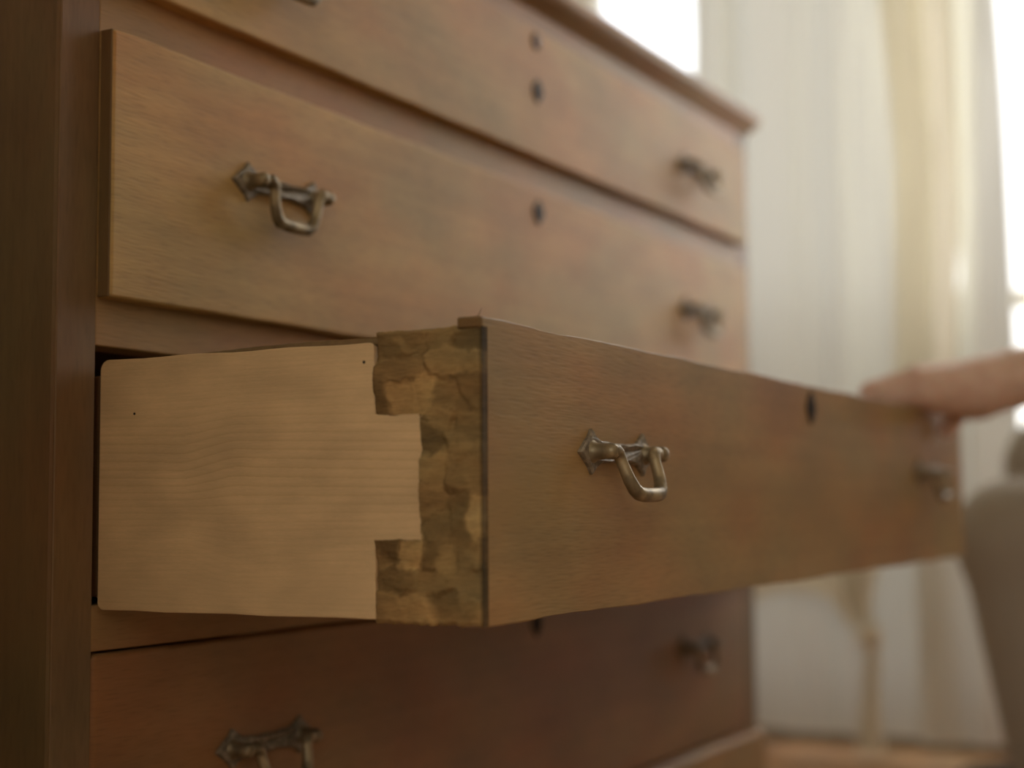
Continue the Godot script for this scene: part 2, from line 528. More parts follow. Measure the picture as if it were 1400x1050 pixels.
# ---------------------------------------------------------------- fittings of the drawers
# a bail pull: a bow-tie back plate, two posts, a hanging bail. Origin on the drawer face, z outwards
var pull_meshes := {}
func pull_parts() -> Dictionary:
	if pull_meshes.size(): return pull_meshes
	var st := begin()
	var half := [Vector2(0, 0.0052), Vector2(0.008, 0.0046), Vector2(0.016, 0.0056), Vector2(0.0235, 0.0060), Vector2(0.0285, 0.0085), Vector2(0.0335, 0.0120), Vector2(0.0365, 0.0082), Vector2(0.0415, 0.0048), Vector2(0.0480, 0.0004)]
	var poly := PackedVector2Array()
	for p in half: poly.append(p)
	for i in range(half.size() - 2, -1, -1): poly.append(Vector2(half[i].x, -half[i].y))
	for i in range(1, half.size()): poly.append(Vector2(-half[i].x, -half[i].y))
	for i in range(half.size() - 2, 0, -1): poly.append(Vector2(-half[i].x, half[i].y))
	add_plate(st, poly, 0.0, 0.0026, 0.0009, func(u, v, d): return Vector3(u, v, d * (1.0 + 0.9 * (1.0 - smoothstep(0.018, 0.027, absf(u))))))
	pull_meshes.back_plate = done(st)
	st = begin()
	var turn := Basis(Vector3(1, 0, 0), Vector3(0, 0, 1), Vector3(0, -1, 0))
	for s in [0]:
		add_lathe(st, [Vector2(0.0068, 0.0018), Vector2(0.0056, 0.0032), Vector2(0.0045, 0.0050), Vector2(0.0042, 0.0100), Vector2(0.0044, 0.0130), Vector2(0.0040, 0.0150), Vector2(0.0028, 0.0163), Vector2(0.0, 0.0167)], Vector3.ZERO, turn, 18)
	pull_meshes.post = done(st)
	st = begin()
	var path := []
	var rad := []
	var pts := [[-0.0295, 0.0000, 0.0032], [-0.0262, 0.0006, 0.0034], [-0.0236, -0.0010, 0.0032], [-0.0224, -0.0050, 0.0028], [-0.0216, -0.0100, 0.0029], [-0.0202, -0.0150, 0.0031], [-0.0176, -0.0196, 0.0033], [-0.0140, -0.0220, 0.0034], [-0.0080, -0.0226, 0.0035], [0.0, -0.0228, 0.0035]]
	for p in pts:
		path.append(Vector3(p[0], p[1], 0.0135 - p[1] * 0.34)); rad.append(p[2] * 1.12)
	for i in range(pts.size() - 2, -1, -1):
		path.append(Vector3(-pts[i][0], pts[i][1], 0.0135 - pts[i][1] * 0.34)); rad.append(pts[i][2] * 1.12)
	add_tube(st, path, rad, 14)
	pull_meshes.bail = done(st)
	return pull_meshes

func add_pull(parent: Node3D, at: Vector3, two_levels: bool, swing := 0.0) -> void:
	var p := pull_parts()
	var turn := Basis(Vector3.RIGHT, swing)
	if two_levels:
		var plate := obj("drawer_pull", p.back_plate, M.plate, parent, at)
		for s in [-1, 1]: obj("post", p.post, M.brass, plate, Vector3(s * 0.0335, 0, 0))
		var bail := obj("bail", p.bail, M.brass, plate, Vector3(-0.0035, 0, 0.0135) + turn * Vector3(0, 0, -0.0135))
		bail.basis = turn
	else:
		obj("back_plate", p.back_plate, M.plate, parent, at)
		for s in [-1, 1]: obj("post", p.post, M.brass, parent, at + Vector3(s * 0.0335, 0, 0))
		var bail := obj("bail", p.bail, M.brass, parent, at + Vector3(0, 0, 0.0135) + turn * Vector3(0, 0, -0.0135))
		bail.basis = turn

# a small diamond escutcheon with its keyhole. Sub-parts go under plate_parent
func add_escutcheon(parent: Node3D, at: Vector3, size: float) -> void:
	var st := begin()
	var poly := PackedVector2Array()
	for k in 16:
		var a := TAU * k / 16.0
		var r := size / pow(pow(absf(cos(a)), 1.25) + pow(absf(sin(a)), 1.25), 0.8)
		poly.append(Vector2(cos(a) * r * 0.86, sin(a) * r))
	add_plate(st, poly, 0.0, 0.0012, 0.0004, func(u, v, d): return Vector3(u, v, d))
	obj("escutcheon", done(st), M.iron, parent, at)
	st = begin()
	poly = PackedVector2Array()
	for k in 12:
		var a := -0.9 + (TAU - 1.35) * k / 11.0 - PI / 2 + 0.68 + 0.9
		poly.append(Vector2(cos(a), sin(a)) * size * 0.22 + Vector2(0, size * 0.16))
	poly.append(Vector2(-size * 0.15, -size * 0.5))
	poly.append(Vector2(size * 0.15, -size * 0.5))
	add_plate(st, poly, 0.0, 0.0002, 0.00005, func(u, v, d): return Vector3(u, v, d))
	obj("keyhole", done(st), M.hole, parent, at + Vector3(0, 0, 0.0012))

# ---------------------------------------------------------------- the chest
func build_chest() -> void:
	var c := thing("chest_of_drawers", "old brown wooden chest of drawers with worn overlay fronts and small brass pulls", "chest of drawers")
	var xl := -0.031
	var xr := 1.031
	var back := -0.50
	obj("side_panel", box(Vector3(xl, 0.0, back), Vector3(xl + 0.019, 0.835, -0.0006), 0.0012), M.side, c)
	obj("side_panel", box(Vector3(xr - 0.019, 0.0, back), Vector3(xr, 0.835, -0.0006), 0.0012), M.side, c)
	obj("stile", box(Vector3(xl + 0.0012, 0.0, -0.022), Vector3(0.0, 0.832, 0.0), 0.0012), M.stile, c)
	obj("stile", box(Vector3(1.0, 0.0, -0.022), Vector3(xr - 0.0012, 0.832, 0.0), 0.0012), M.stile, c)
	obj("back_panel", box(Vector3(xl + 0.019, 0.03, back), Vector3(xr - 0.019, 0.832, back + 0.008), 0.001), M.dark, c)
	# rails: [y0, y1]
	for r in [[0.808, 0.832], [0.668, 0.708], [0.5023, 0.534], [0.3397, 0.3641], [0.140, 0.1690]]:
		obj("rail", board(-0.0008, 1.0008, r[0], r[1], -0.024, -0.0004, 0.0010, 0.0003, int(r[0] * 1000.0), 40), M.rail, c)
	for r in [0.680, 0.5085, 0.3460, 0.150]:
		obj("dust_board", box(Vector3(-0.011, r, back + 0.01), Vector3(1.011, r + 0.010, -0.026), 0.001), M.dark, c)
	# plinth, its upper edge a narrow ledge
	var st := begin()
	add_box(st, Vector3(xl - 0.0005, 0.0, -0.02), Vector3(xr + 0.0005, 0.1685, 0.010), 0.003)
	obj("plinth", done(st), M.rail, c)
	# the top: a slab over a cove moulding
	var prof := [Vector2(-0.006, 0.8300), Vector2(0.0006, 0.8305), Vector2(0.0022, 0.8345), Vector2(0.0055, 0.8385), Vector2(0.0100, 0.8410), Vector2(0.0106, 0.8435)]
	st = begin()
	var rows := []
	for p in prof:
		rows.append(PackedVector3Array([Vector3(xl - p.x, p.y, p.x), Vector3(xr + p.x, p.y, p.x)]))
	add_grid(st, rows, func(q): return Vector3(0, -0.7, 1))
	for side in [[xl, -1.0], [xr, 1.0]]:
		rows = []
		for p in prof:
			rows.append(PackedVector3Array([Vector3(side[0] + p.x * side[1], p.y, p.x), Vector3(side[0] + p.x * side[1], p.y, back)]))
		add_grid(st, rows, func(q): return Vector3(side[1], -0.7, 0))
	obj("cove_moulding", done(st), M.rail, c)
	obj("top_board", board(xl - 0.014, xr + 0.014, 0.8432, 0.8560, back, 0.0135, 0.0045, 0.0006, 5, 60), M.rail, c)
	# closed drawers: [y0, y1, front z, back z of the front board, material, pull height, keyhole height, escutcheon]
	var rows_d := [
		[0.7016, 0.8100, FACE_Z, -0.003, M.front_1, 0.7575, 0.7567],
		[0.5279, 0.6747, FACE_Z, -0.003, M.front_2, 0.6110, 0.6553],
		[0.1722, 0.3385, 0.0006, -0.018, M.front_4, 0.2735, 0.3190],
	]
	for k in rows_d.size():
		var r: Array = rows_d[k]
		var y0: float = r[0]
		var h: float = r[1] - r[0]
		var inset := 0.0 if k < 2 else 0.0010
		var d := obj("drawer", board(inset, 1.0 - inset, 0.0, h, r[3], r[2], 0.0020 if k < 2 else 0.0028, 0.0007, 31 + k, 70), r[4], c, Vector3(0, y0, 0))
		for x in [0.148, 0.849]:
			add_pull(d, Vector3(x, r[5] - y0, r[2]), false, [0.30, 0.42, 0.12][k] if x < 0.5 else [0.1, 0.2, 0.3][k])
		if k < 2:
			obj("end_edge", box(Vector3(-0.0006, 0.0004, 0.0004), Vector3(0.0008, h - 0.0004, r[2] - 0.0012), 0.0004), M.side, d)
		add_escutcheon(d, Vector3(0.497 if k < 2 else 0.505, r[6] - y0, r[2]), 0.0105)
		if k == 0:
			var ps := begin()
			add_lathe(ps, [Vector2(0.0075, 0.0), Vector2(0.0072, 0.0008), Vector2(0.0, 0.0011)], Vector3.ZERO, Basis(Vector3(1, 0, 0), Vector3(0, 0, 1), Vector3(0, -1, 0)), 18)
			obj("wood_plug", done(ps), M.plug, d, Vector3(0.4955, 0.7985 - y0, r[2]))

# ---------------------------------------------------------------- the drawer that is pulled out
func build_open_drawer() -> void:
	var base := Vector3(0, 0.3603, 0)
	var d := thing("drawer", "long wooden drawer pulled far out, its pale side and chipped corner joint showing", "drawer", base)
	# front board: the face lamina that stands a little above the rest, and the board behind it
	obj("front_board", board(0.0016, 1.0, 0.0, 0.1424, 0.2238, FRONT_Z, 0.0007, 0.0011, 3, 160), M.front, d)
	obj("lip", board(-0.0002, 0.0060, 0.1372, 0.1426, 0.2236, FRONT_Z - 0.0002, 0.0009, 0.0004, 6, 6), M.lip, d)
	obj("inner_board", board(0.0035, 0.9985, 0.0006, 0.1392, 0.2037, 0.2236, 0.0010, 0.0006, 4, 80), M.edge, d)
	# near side: a notched pine board. (u, v) = (z, y)
	var zy := PackedVector2Array()
	var yb := 0.0016
	var yt := 0.1338
	for k in 6:
		var a := PI + PI / 2 * k / 5.0
		zy.append(Vector2(0.0062, yb + 0.0040) + Vector2(cos(a), sin(a)) * 0.0040)
	for k in range(1, 8): zy.append(Vector2(lerpf(0.006, 0.1776, k / 8.0), yb + 0.0003 * sin(k * 2.1)))
	zy.append(Vector2(0.1779, yb))
	for k in range(1, 6): zy.append(Vector2(0.1776 + 0.0004 * sin(k * 3.3), lerpf(yb, 0.0388, k / 6.0)))
	zy.append_array([Vector2(0.1778, 0.0386), Vector2(0.2000, 0.0390), Vector2(0.2034, 0.0388), Vector2(0.2036, 0.050), Vector2(0.2033, 0.068), Vector2(0.2036, 0.085), Vector2(0.2034, 0.0962), Vector2(0.2015, 0.0985), Vector2(0.1900, 0.0986), Vector2(0.1775, 0.0990)])
	for k in range(1, 5): zy.append(Vector2(0.1771 + 0.0005 * sin(k * 2.7), lerpf(0.0990, 0.1325, k / 5.0)))
	zy.append_array([Vector2(0.1766, 0.1322), Vector2(0.1755, 0.1335), Vector2(0.1735, yt)])
	for k in range(1, 14): zy.append(Vector2(lerpf(0.1735, 0.0085, k / 14.0), yt + 0.00035 * sin(k * 5.1)))
	for k in 6:
		var a := PI / 2 + PI / 2 * k / 5.0
		zy.append(Vector2(0.0078, yt - 0.0056) + Vector2(cos(a), sin(a)) * 0.0056)
	var st := begin()
	add_plate(st, zy, 0.0110, 0.0008, 0.0004, func(u, v, dd): return Vector3(dd, v, u))
	obj("side_board", done(st), M.pine, d)
	# worn dark upper edge of the side, and the runner that carries on into the chest
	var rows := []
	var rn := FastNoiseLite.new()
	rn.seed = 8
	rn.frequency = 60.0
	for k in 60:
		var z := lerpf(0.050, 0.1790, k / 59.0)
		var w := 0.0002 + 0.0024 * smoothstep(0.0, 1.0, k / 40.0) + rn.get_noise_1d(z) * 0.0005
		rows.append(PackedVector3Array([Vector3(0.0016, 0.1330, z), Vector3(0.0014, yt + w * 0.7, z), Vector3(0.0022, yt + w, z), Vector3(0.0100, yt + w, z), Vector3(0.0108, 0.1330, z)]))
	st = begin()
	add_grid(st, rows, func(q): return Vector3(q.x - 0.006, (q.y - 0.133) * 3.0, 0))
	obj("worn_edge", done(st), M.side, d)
	st = begin()
	add_box(st, Vector3(0.0050, 0.008, -0.180), Vector3(0.0108, 0.126, -0.002), 0.001)
	obj("side_runner", done(st), M.dark, d)
	for n in [[0.1712, 0.1245, 0.0008], [0.0265, 0.1045, 0.0007]]:
		st = begin()
		add_lathe(st, [Vector2(n[2], 0.0), Vector2(n[2] * 0.9, 0.0003), Vector2(0.0, 0.0004)], Vector3(0.0008, n[1], n[0]), Basis(Vector3(0, 1, 0), Vector3(-1, 0, 0), Vector3(0, 0, 1)), 10)
		obj("nail_head", done(st), M.hole, d)
	# far side, back, bottom
	obj("side_board", box(Vector3(0.988, 0.0015, -0.180), Vector3(0.9985, 0.1338, 0.2040), 0.001), M.pine, d)
	obj("back_board", box(Vector3(0.011, 0.010, -0.190), Vector3(0.988, 0.128, -0.180), 0.001), M.dark, d)
	obj("bottom_board", box(Vector3(0.010, 0.008, -0.182), Vector3(0.989, 0.014, 0.206), 0.001), M.dark, d)
	build_joint(d)
	add_pull(d, Vector3(0.1480, 0.4432 - base.y, FRONT_Z), true, 0.0)
	add_pull(d, Vector3(0.8490, 0.4435 - base.y, FRONT_Z), true, 0.15)
	add_escutcheon(d, Vector3(0.4965, 0.4862 - base.y, FRONT_Z), 0.0125)
	# a splinter that stands up off the corner
	st = begin()
	add_tube(st, [Vector3(0.006, 0.1415, 0.2300), Vector3(0.0085, 0.1440, 0.2300), Vector3(0.0098, 0.1452, 0.2302), Vector3(0.0115, 0.1480, 0.2304)], [0.0003, 0.00025, 0.0002, 0.0001], 6)
	obj("splinter", done(st), M.edge, d)

# the rough end grain of the front board: two lap fingers and the stem between, broken into facets
const FACETS := [[1976,4956,0.85], [1873,4910,0.95], [2138,4964,0.85], [2297,4931,0.62], [2217,4846,1.12], [1894,4814,0.90], [2343,4816,1.22], [1811,4657,0.72], [1914,4670,1.40], [2037,4676,1.50], [2177,4670,0.85], [2315,4716,0.70], [2137,4552,1.10], [2097,4468,0.70], [2255,4463,0.95], [2116,4331,1.15], [2235,4295,0.90], [2325,4327,1.05], [2096,4161,1.00], [2234,4160,0.80], [2335,4079,1.60], [2135,4076,0.90], [2253,4042,0.85], [1807,3906,1.20], [1864,3938,0.70], [1983,3929,1.55], [2095,3923,0.70], [2174,3907,1.00], [2272,3908,0.90], [2349,3942,1.15], [1893,3818,0.90], [2094,3798,1.00], [2291,3792,1.05], [1852,3674,1.20], [2014,3678,1.25], [2154,3705,0.80], [2251,3641,0.85], [2321,3676,1.15]]

func build_joint(d: Node3D) -> void:
	var rng := RandomNumberGenerator.new()
	rng.seed = 5
	var seeds := []
	for s in FACETS:
		seeds.append([s[0] * 1e-4, s[1] * 1e-4 - 0.3603, s[2], rng.randf_range(-0.24, 0.24), rng.randf_range(-0.20, 0.20), rng.randf_range(-0.0011, 0.0010)])
	var wob := FastNoiseLite.new()
	wob.seed = 21
	wob.frequency = 140.0
	wob.fractal_octaves = 3
	var grit := FastNoiseLite.new()
	grit.seed = 22
	grit.frequency = 500.0
	grit.fractal_octaves = 3
	var streak := FastNoiseLite.new()
	streak.seed = 23
	streak.frequency = 90.0
	streak.fractal_octaves = 3
	var V := PackedVector3Array()
	var N := PackedVector3Array()
	var I := PackedInt32Array()
	var C := PackedColorArray()
	var cell := 0.00075
	# [z0, z1, y0, y1]
	var rects := [[0.1772, 0.2366, 0.0000, 0.0390], [0.2034, 0.2366, 0.0390, 0.0986], [0.1770, 0.2366, 0.0986, 0.1386]]
	for r in rects:
		var nz := int(ceil((r[1] - r[0]) / cell))
		var ny := int(ceil((r[3] - r[2]) / cell))
		var first := V.size()
		var sk := []
		for j in range(-1, ny + 2):
			for i in range(-1, nz + 2):
				var skirt := (i < 0 or j < 0 or i > nz or j > ny)
				var z := lerpf(r[0], r[1], clampf(float(i) / nz, 0, 1))
				var y := lerpf(r[2], r[3], clampf(float(j) / ny, 0, 1))
				var res := _joint_at(z, y, seeds, wob, grit, streak)
				var inside := 1.0 - smoothstep(0.2335, 0.2368, z)
				var sz := wob.get_noise_2d(z + 3.0, y) * 0.0007 * inside
				var sy := wob.get_noise_2d(z, y + 5.0) * 0.0010
				var x: float = res[0]
				# edges are rounded over; the front corner is worn
				x += 0.0011 * (1.0 - inside)
				var fade := minf(minf(z - 0.1770, y), minf(0.1386 - y, 0.01))
				x += 0.0014 * (1.0 - smoothstep(0.0, 0.0016, fade))
				if z > 0.222: x = minf(x, 0.0009)
				if skirt: x = 0.006
				sk.append(skirt)
				V.append(Vector3(x, y + sy, z + sz))
				N.append(Vector3.ZERO)
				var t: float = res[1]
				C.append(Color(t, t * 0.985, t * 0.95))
		var w := nz + 3
		for j in ny + 2:
			for i in nz + 2:
				var a := first + j * w + i
				for q in [[a, a + 1, a + w + 1], [a, a + w + 1, a + w]]:
					var fn := (V[q[2]] - V[q[0]]).cross(V[q[1]] - V[q[0]])
					if fn.x > 0.0:
						var t2: int = q[1]
						q[1] = q[2]
						q[2] = t2
						fn = -fn
					var rim: bool = sk[q[0] - first] or sk[q[1] - first] or sk[q[2] - first]
					for k in 3:
						if not rim or sk[q[k] - first]: N[q[k]] += fn
						I.append(q[k])
	for i in N.size():
		N[i] = N[i].normalized() if N[i].length() > 0.0 else Vector3.LEFT
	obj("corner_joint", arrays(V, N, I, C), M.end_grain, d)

func _joint_at(z: float, y: float, seeds: Array, wob: FastNoiseLite, grit: FastNoiseLite, streak: FastNoiseLite) -> Array:
	var zz := z + wob.get_noise_2d(z * 0.6, y * 0.6) * 0.0022
	var yy := y + wob.get_noise_2d(z * 0.6 + 9.0, y * 0.6) * 0.0022
	var b1 := 1e9
	var b2 := 1e9
	var best: Array
	var sec: Array
	for s in seeds:
		var dz: float = (zz - s[0]) * (0.8 if s[1] < 0.04 or s[1] > 0.1 else 1.15)
		var dy: float = (yy - s[1]) * (1.15 if s[1] < 0.04 or s[1] > 0.1 else 0.85)
		var dd := dz * dz + dy * dy
		if dd < b1:
			b2 = b1; sec = best
			b1 = dd; best = s
		elif dd < b2:
			b2 = dd; sec = s
	var e := sqrt(b2) - sqrt(b1)
	var h: float = best[5] + (z - best[0]) * best[3] + (y - best[1]) * best[4]
	if sec.size():
		var h2: float = sec[5] + (z - sec[0]) * sec[3] + (y - sec[1]) * sec[4]
		h = lerpf((h + h2) * 0.5, h, smoothstep(0.0, 0.0026, e))
	var sel: float = best[2]
	if sec.size():
		sel = lerpf((best[2] + sec[2]) * 0.5, best[2], smoothstep(0.0, 0.0022 if best[2] < 1.3 else 0.0008, e))
	var crack := 1.0 - smoothstep(0.0, 0.0007, e)
	if fposmod(best[0] * 7919.0 + sec[0] * 104729.0, 1.0) < 0.72: crack *= 0.0
	h -= crack * 0.0005
	var gr := grit.get_noise_2d(z, y)
	var sw := streak.get_noise_2d(z * 0.7, y * 2.0)
	h += gr * 0.00010 + sw * 0.00035
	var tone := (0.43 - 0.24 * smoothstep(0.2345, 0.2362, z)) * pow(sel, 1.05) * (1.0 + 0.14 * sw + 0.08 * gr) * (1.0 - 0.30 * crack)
	return [-clampf(h, -0.0018, 0.0020) + 0.0004, tone]

# ---------------------------------------------------------------- the room
func build_room() -> void:
	var x0 := -2.60
	var x1 := 2.03
	var z0 := -0.76
	var z1 := 3.0
	var H := 2.45
	var t := 0.14
	# floor of boards
	var fb := struct("floor", box(Vector3(x0 - t, -0.12, z0 - t), Vector3(x1 + t, -0.004, z1 + t), 0.001), M.dark, "warm brown floor of wooden boards", "floor")
	var tints := []
	for k in 4:
		tints.append(mat(M.floor_h, Vector3(0.8, 3.0, 1.9), 0.42, Vector3(0.23 * k, 0.4, 0.31 * k), Color(1.0 - 0.05 * k, 1.0 - 0.06 * k, 1.0 - 0.05 * k)))
	var wplank := 0.12
	var nb := int(ceil((z1 - z0) / wplank))
	var plank := box(Vector3(x0, -0.004, 0.0006), Vector3(x1, 0.0, wplank - 0.0006), 0.0012)
	for k in nb:
		obj("plank", plank, tints[(k * 7 + k / 3) % 4], fb, Vector3(0, 0, z0 + k * wplank))
	struct("ceiling", box(Vector3(x0 - t, H, z0 - t), Vector3(x1 + t, H + t, z1 + t), 0.002), M.ceiling, "plain pale ceiling over the room", "ceiling")
	struct("wall_back", box(Vector3(x0 - t, 0, z0 - t), Vector3(x1 + t, H, z0), 0.002), M.wall, "pale wall behind the chest of drawers", "wall")
	struct("wall_front", box(Vector3(x0 - t, 0, z1), Vector3(x1 + t, H, z1 + t), 0.002), M.wall, "pale wall facing the chest of drawers", "wall")
	struct("added_shade_wall", box(Vector3(x0, 0, z0), Vector3(-0.45, H, 0.32), 0.004), M.wall, "added pale wall block out of view that shades the left of the chest", "wall")  # unseen block, added to keep window light off the left of the chest
	# wall with the curtained window: z wz0..wz1, y wy0..wy1
	wall_with_window("wall_right", x1, x1 + t, z0, z1, H, WIN_R, "pale wall around the curtained window", "window_1", "tall white framed window behind the sheer curtain", 1.0)
	wall_with_window("wall_left", x0 - t, x0, z0, z1, H, WIN_L, "pale wall across the room from the curtain", "window_2", "white framed window across the room from the curtain", -1.0)
	struct("baseboard_right", box(Vector3(x1 - 0.016, 0, z0), Vector3(x1, 0.072, z1), 0.004), M.baseboard, "brownish baseboard below the curtained window", "baseboard")
	struct("baseboard_back", box(Vector3(x0, 0, z0), Vector3(x1 - 0.016, 0.085, z0 + 0.016), 0.004), M.baseboard, "brownish baseboard along the wall behind the chest", "baseboard")

const WIN_R := [-0.72, 1.05, 0.10, 2.10]
const WIN_L := [0.90, 2.30, 1.00, 2.10]

func wall_with_window(called: String, xa: float, xb: float, z0: float, z1: float, H: float, w: Array, label: String, win: String, wlabel: String, facing: float) -> void:
	var st := begin()
	add_box(st, Vector3(xa, 0, z0), Vector3(xb, w[2], z1), 0.001)
	add_box(st, Vector3(xa, w[3], z0), Vector3(xb, H, z1), 0.001)
	add_box(st, Vector3(xa, w[2], z0), Vector3(xb, w[3], w[0]), 0.001)
	add_box(st, Vector3(xa, w[2], w[1]), Vector3(xb, w[3], z1), 0.001)
	struct(called, done(st), M.wall, label, "wall")
	var o := Node3D.new()
	o.name = win
	add_child(o)
	tag(o, wlabel, "window", "", "structure")
	var xm := (xa + xb) / 2 + facing * 0.03
	var fr := begin()
	var b := 0.045
	add_box(fr, Vector3(xm - 0.03, w[2], w[0]), Vector3(xm + 0.03, w[2] + b, w[1]), 0.003)
	add_box(fr, Vector3(xm - 0.03, w[3] - b, w[0]), Vector3(xm + 0.03, w[3], w[1]), 0.003)
	add_box(fr, Vector3(xm - 0.03, w[2], w[0]), Vector3(xm + 0.03, w[3], w[0] + b * 0.5), 0.003)
	add_box(fr, Vector3(xm - 0.03, w[2], w[1] - b), Vector3(xm + 0.03, w[3], w[1]), 0.003)
	obj("window_frame", done(fr), M.painted, o)
	var zm: float = (w[0] + w[1]) / 2
	var ym: float = 0.765 if facing > 0 else w[2] + 0.4
	obj("mullion", box(Vector3(xm - 0.02, w[2] + b, zm - 0.02), Vector3(xm + 0.02, w[3] - b, zm + 0.02), 0.003), M.painted, o)
	obj("transom", box(Vector3(xm - 0.018, ym - 0.014, w[0] + b * 0.5), Vector3(xm + 0.018, ym + 0.014, w[1] - b), 0.003), M.painted, o)
	for s in [[w[0] + b * 0.5, zm - 0.02], [zm + 0.02, w[1] - b]]:
		obj("pane", box(Vector3(xm - 0.002, w[2] + b, s[0]), Vector3(xm + 0.002, ym - 0.014, s[1]), 0.0005), M.pane, o)
		obj("pane", box(Vector3(xm - 0.002, ym + 0.014, s[0]), Vector3(xm + 0.002, w[3] - b, s[1]), 0.0005), M.pane, o)
	var xi := xa if facing > 0 else xb
	obj("window_sill", box(Vector3(minf(xi - facing * 0.02, xm), w[2] - 0.022, w[0] - 0.01), Vector3(maxf(xi - facing * 0.02, xm), w[2] + 0.004, w[1] + 0.01), 0.004), M.painted, o)

# ---------------------------------------------------------------- curtains
func build_curtains() -> void:
	var n := FastNoiseLite.new()
	n.seed = 4
	n.frequency = 2.2
	var rows := []
	var st := begin()
	for side in 2:
		rows = []
		for j in 61:
			var y := lerpf(2.16, 0.035, j / 60.0)
			var row := PackedVector3Array()
			var zl := -0.405 - 0.05 * smoothstep(1.3, 0.4, y)
			var zr := lerpf(-0.048, 0.02, smoothstep(0.78, 0.52, y))
			if side == 1:
				zl = lerpf(0.050, -0.03, smoothstep(0.78, 0.52, y))
				zr = 0.122 + 0.02 * (1.22 - y)
			var n_col := 121 if side == 0 else 51
			for i in n_col:
				var s := float(i) / (n_col - 1)
				var z := lerpf(zl, zr, s)
				var q := z * 2.0 + side * 4.0
				var w := n.get_noise_2d(q, y * 0.12)
				var x := 1.915 + 0.012 * sin(z * 58.0 + w * 5.0) + 0.002 * sin(z * 137.0 + 1.0 + w * 4.0) + 0.02 * w - side * 0.030
				row.append(Vector3(x, y, z))
			rows.append(row)
		st = begin()
		add_grid(st, rows, func(q): return Vector3(-1, 0, 0))
		var o := obj("sheer_curtain", done(st), M.sheer)
		tag(o, ["wide white sheer curtain panel hanging full length beside the chest", "narrow white sheer curtain panel at the window, right of the knotted drape"][side], "curtain")
	# the knotted cream drape in front of it
	var d := thing("knotted_drape", "narrow cream drape gathered into a knot near the floor, in front of the sheer curtain", "curtain", Vector3(1.835, 0, 0))
	var keys := [[2.16, 0.000, 0.060], [1.30, 0.004, 0.058], [0.95, 0.014, 0.050], [0.66, 0.006, 0.048], [0.48, -0.045, 0.040], [0.36, -0.092, 0.032], [0.28, -0.116, 0.026], [0.235, -0.108, 0.014], [0.215, -0.099, 0.009]]
	obj("drape_cloth", gathered(keys, 0.55, 21), M.cream, d)
	var tail := [[0.190, -0.095, 0.008], [0.165, -0.094, 0.011], [0.110, -0.097, 0.012], [0.06, -0.099, 0.016], [0.022, -0.099, 0.021]]
	obj("drape_tail", gathered(tail, 0.7, 33), M.cream, d)
	var kb := [
		[Vector3(0.0, 0.212, -0.100), Vector3(-0.006, 0.196, -0.088), 0.012, 0.013, 0.008],
		[Vector3(-0.004, 0.214, -0.088), Vector3(0.004, 0.194, -0.102), 0.012, 0.011, 0.008],
		[Vector3(-0.010, 0.200, -0.108), Vector3(-0.010, 0.206, -0.084), 0.008, 0.008, 0.006],
	]
	obj("knot", body([[kb, 0.0025]]), M.cream, d)
	# the swag that loops from the drape towards the chest
	rows = []
	for j in 21:
		var v := j / 20.0
		var row := PackedVector3Array()
		for i in 61:
			var s := i / 60.0
			var z := lerpf(-0.36, -0.118, s)
			var lowy := 0.272 - 0.075 * pow(absf(s - 0.60) / 0.6, 2.2) - 0.035 * smoothstep(0.8, 1.0, s)
			var y := lerpf(0.42, lowy, v)
			row.append(Vector3(0.012 * sin(v * 9.0 + s * 3.0) + 0.006 * sin(v * 23.0 - s * 7.0) + 0.012, y, z))
		rows.append(row)
	st = begin()
	add_grid(st, rows, func(q): return Vector3(-1, 0, 0))
	obj("drape_swag", done(st), M.cream, d)
	# the rod that carries both
	var rod := thing("curtain_rod", "dark curtain rod above the window carrying the sheer curtain", "curtain rod", Vector3(1.89, 2.185, 0))
	st = begin()
	add_tube(st, [Vector3(0, 0, -0.72), Vector3(0, 0, 0.0), Vector3(0, 0, 1.15)], [0.011, 0.011, 0.011], 14)
	obj("pole", done(st), M.iron, rod)
	st = begin()
	add_lathe(st, [Vector2(0.0, -0.02), Vector2(0.014, -0.012), Vector2(0.018, 0.0), Vector2(0.014, 0.012), Vector2(0.0, 0.02)], Vector3(0, 0, 1.17))
	obj("finial", done(st), M.iron, rod)
	for z in [-0.6, 1.08]:
		obj("bracket", box(Vector3(-0.006, -0.018, z - 0.01), Vector3(0.14, -0.009, z + 0.01), 0.002), M.iron, rod)
	for k in 9:
		var rs := begin()
		var path := []
		var rad := []
		for a in 17:
			path.append(Vector3(0, sin(TAU * a / 16.0) * 0.019 - 0.006, 0) + Vector3(cos(TAU * a / 16.0) * 0.019, 0, 0)); rad.append(0.002)
		add_tube(rs, path, rad, 6)
		obj("ring", done(rs), M.iron, rod, Vector3(0, 0, lerpf(-0.39, 0.11, k / 8.0)))

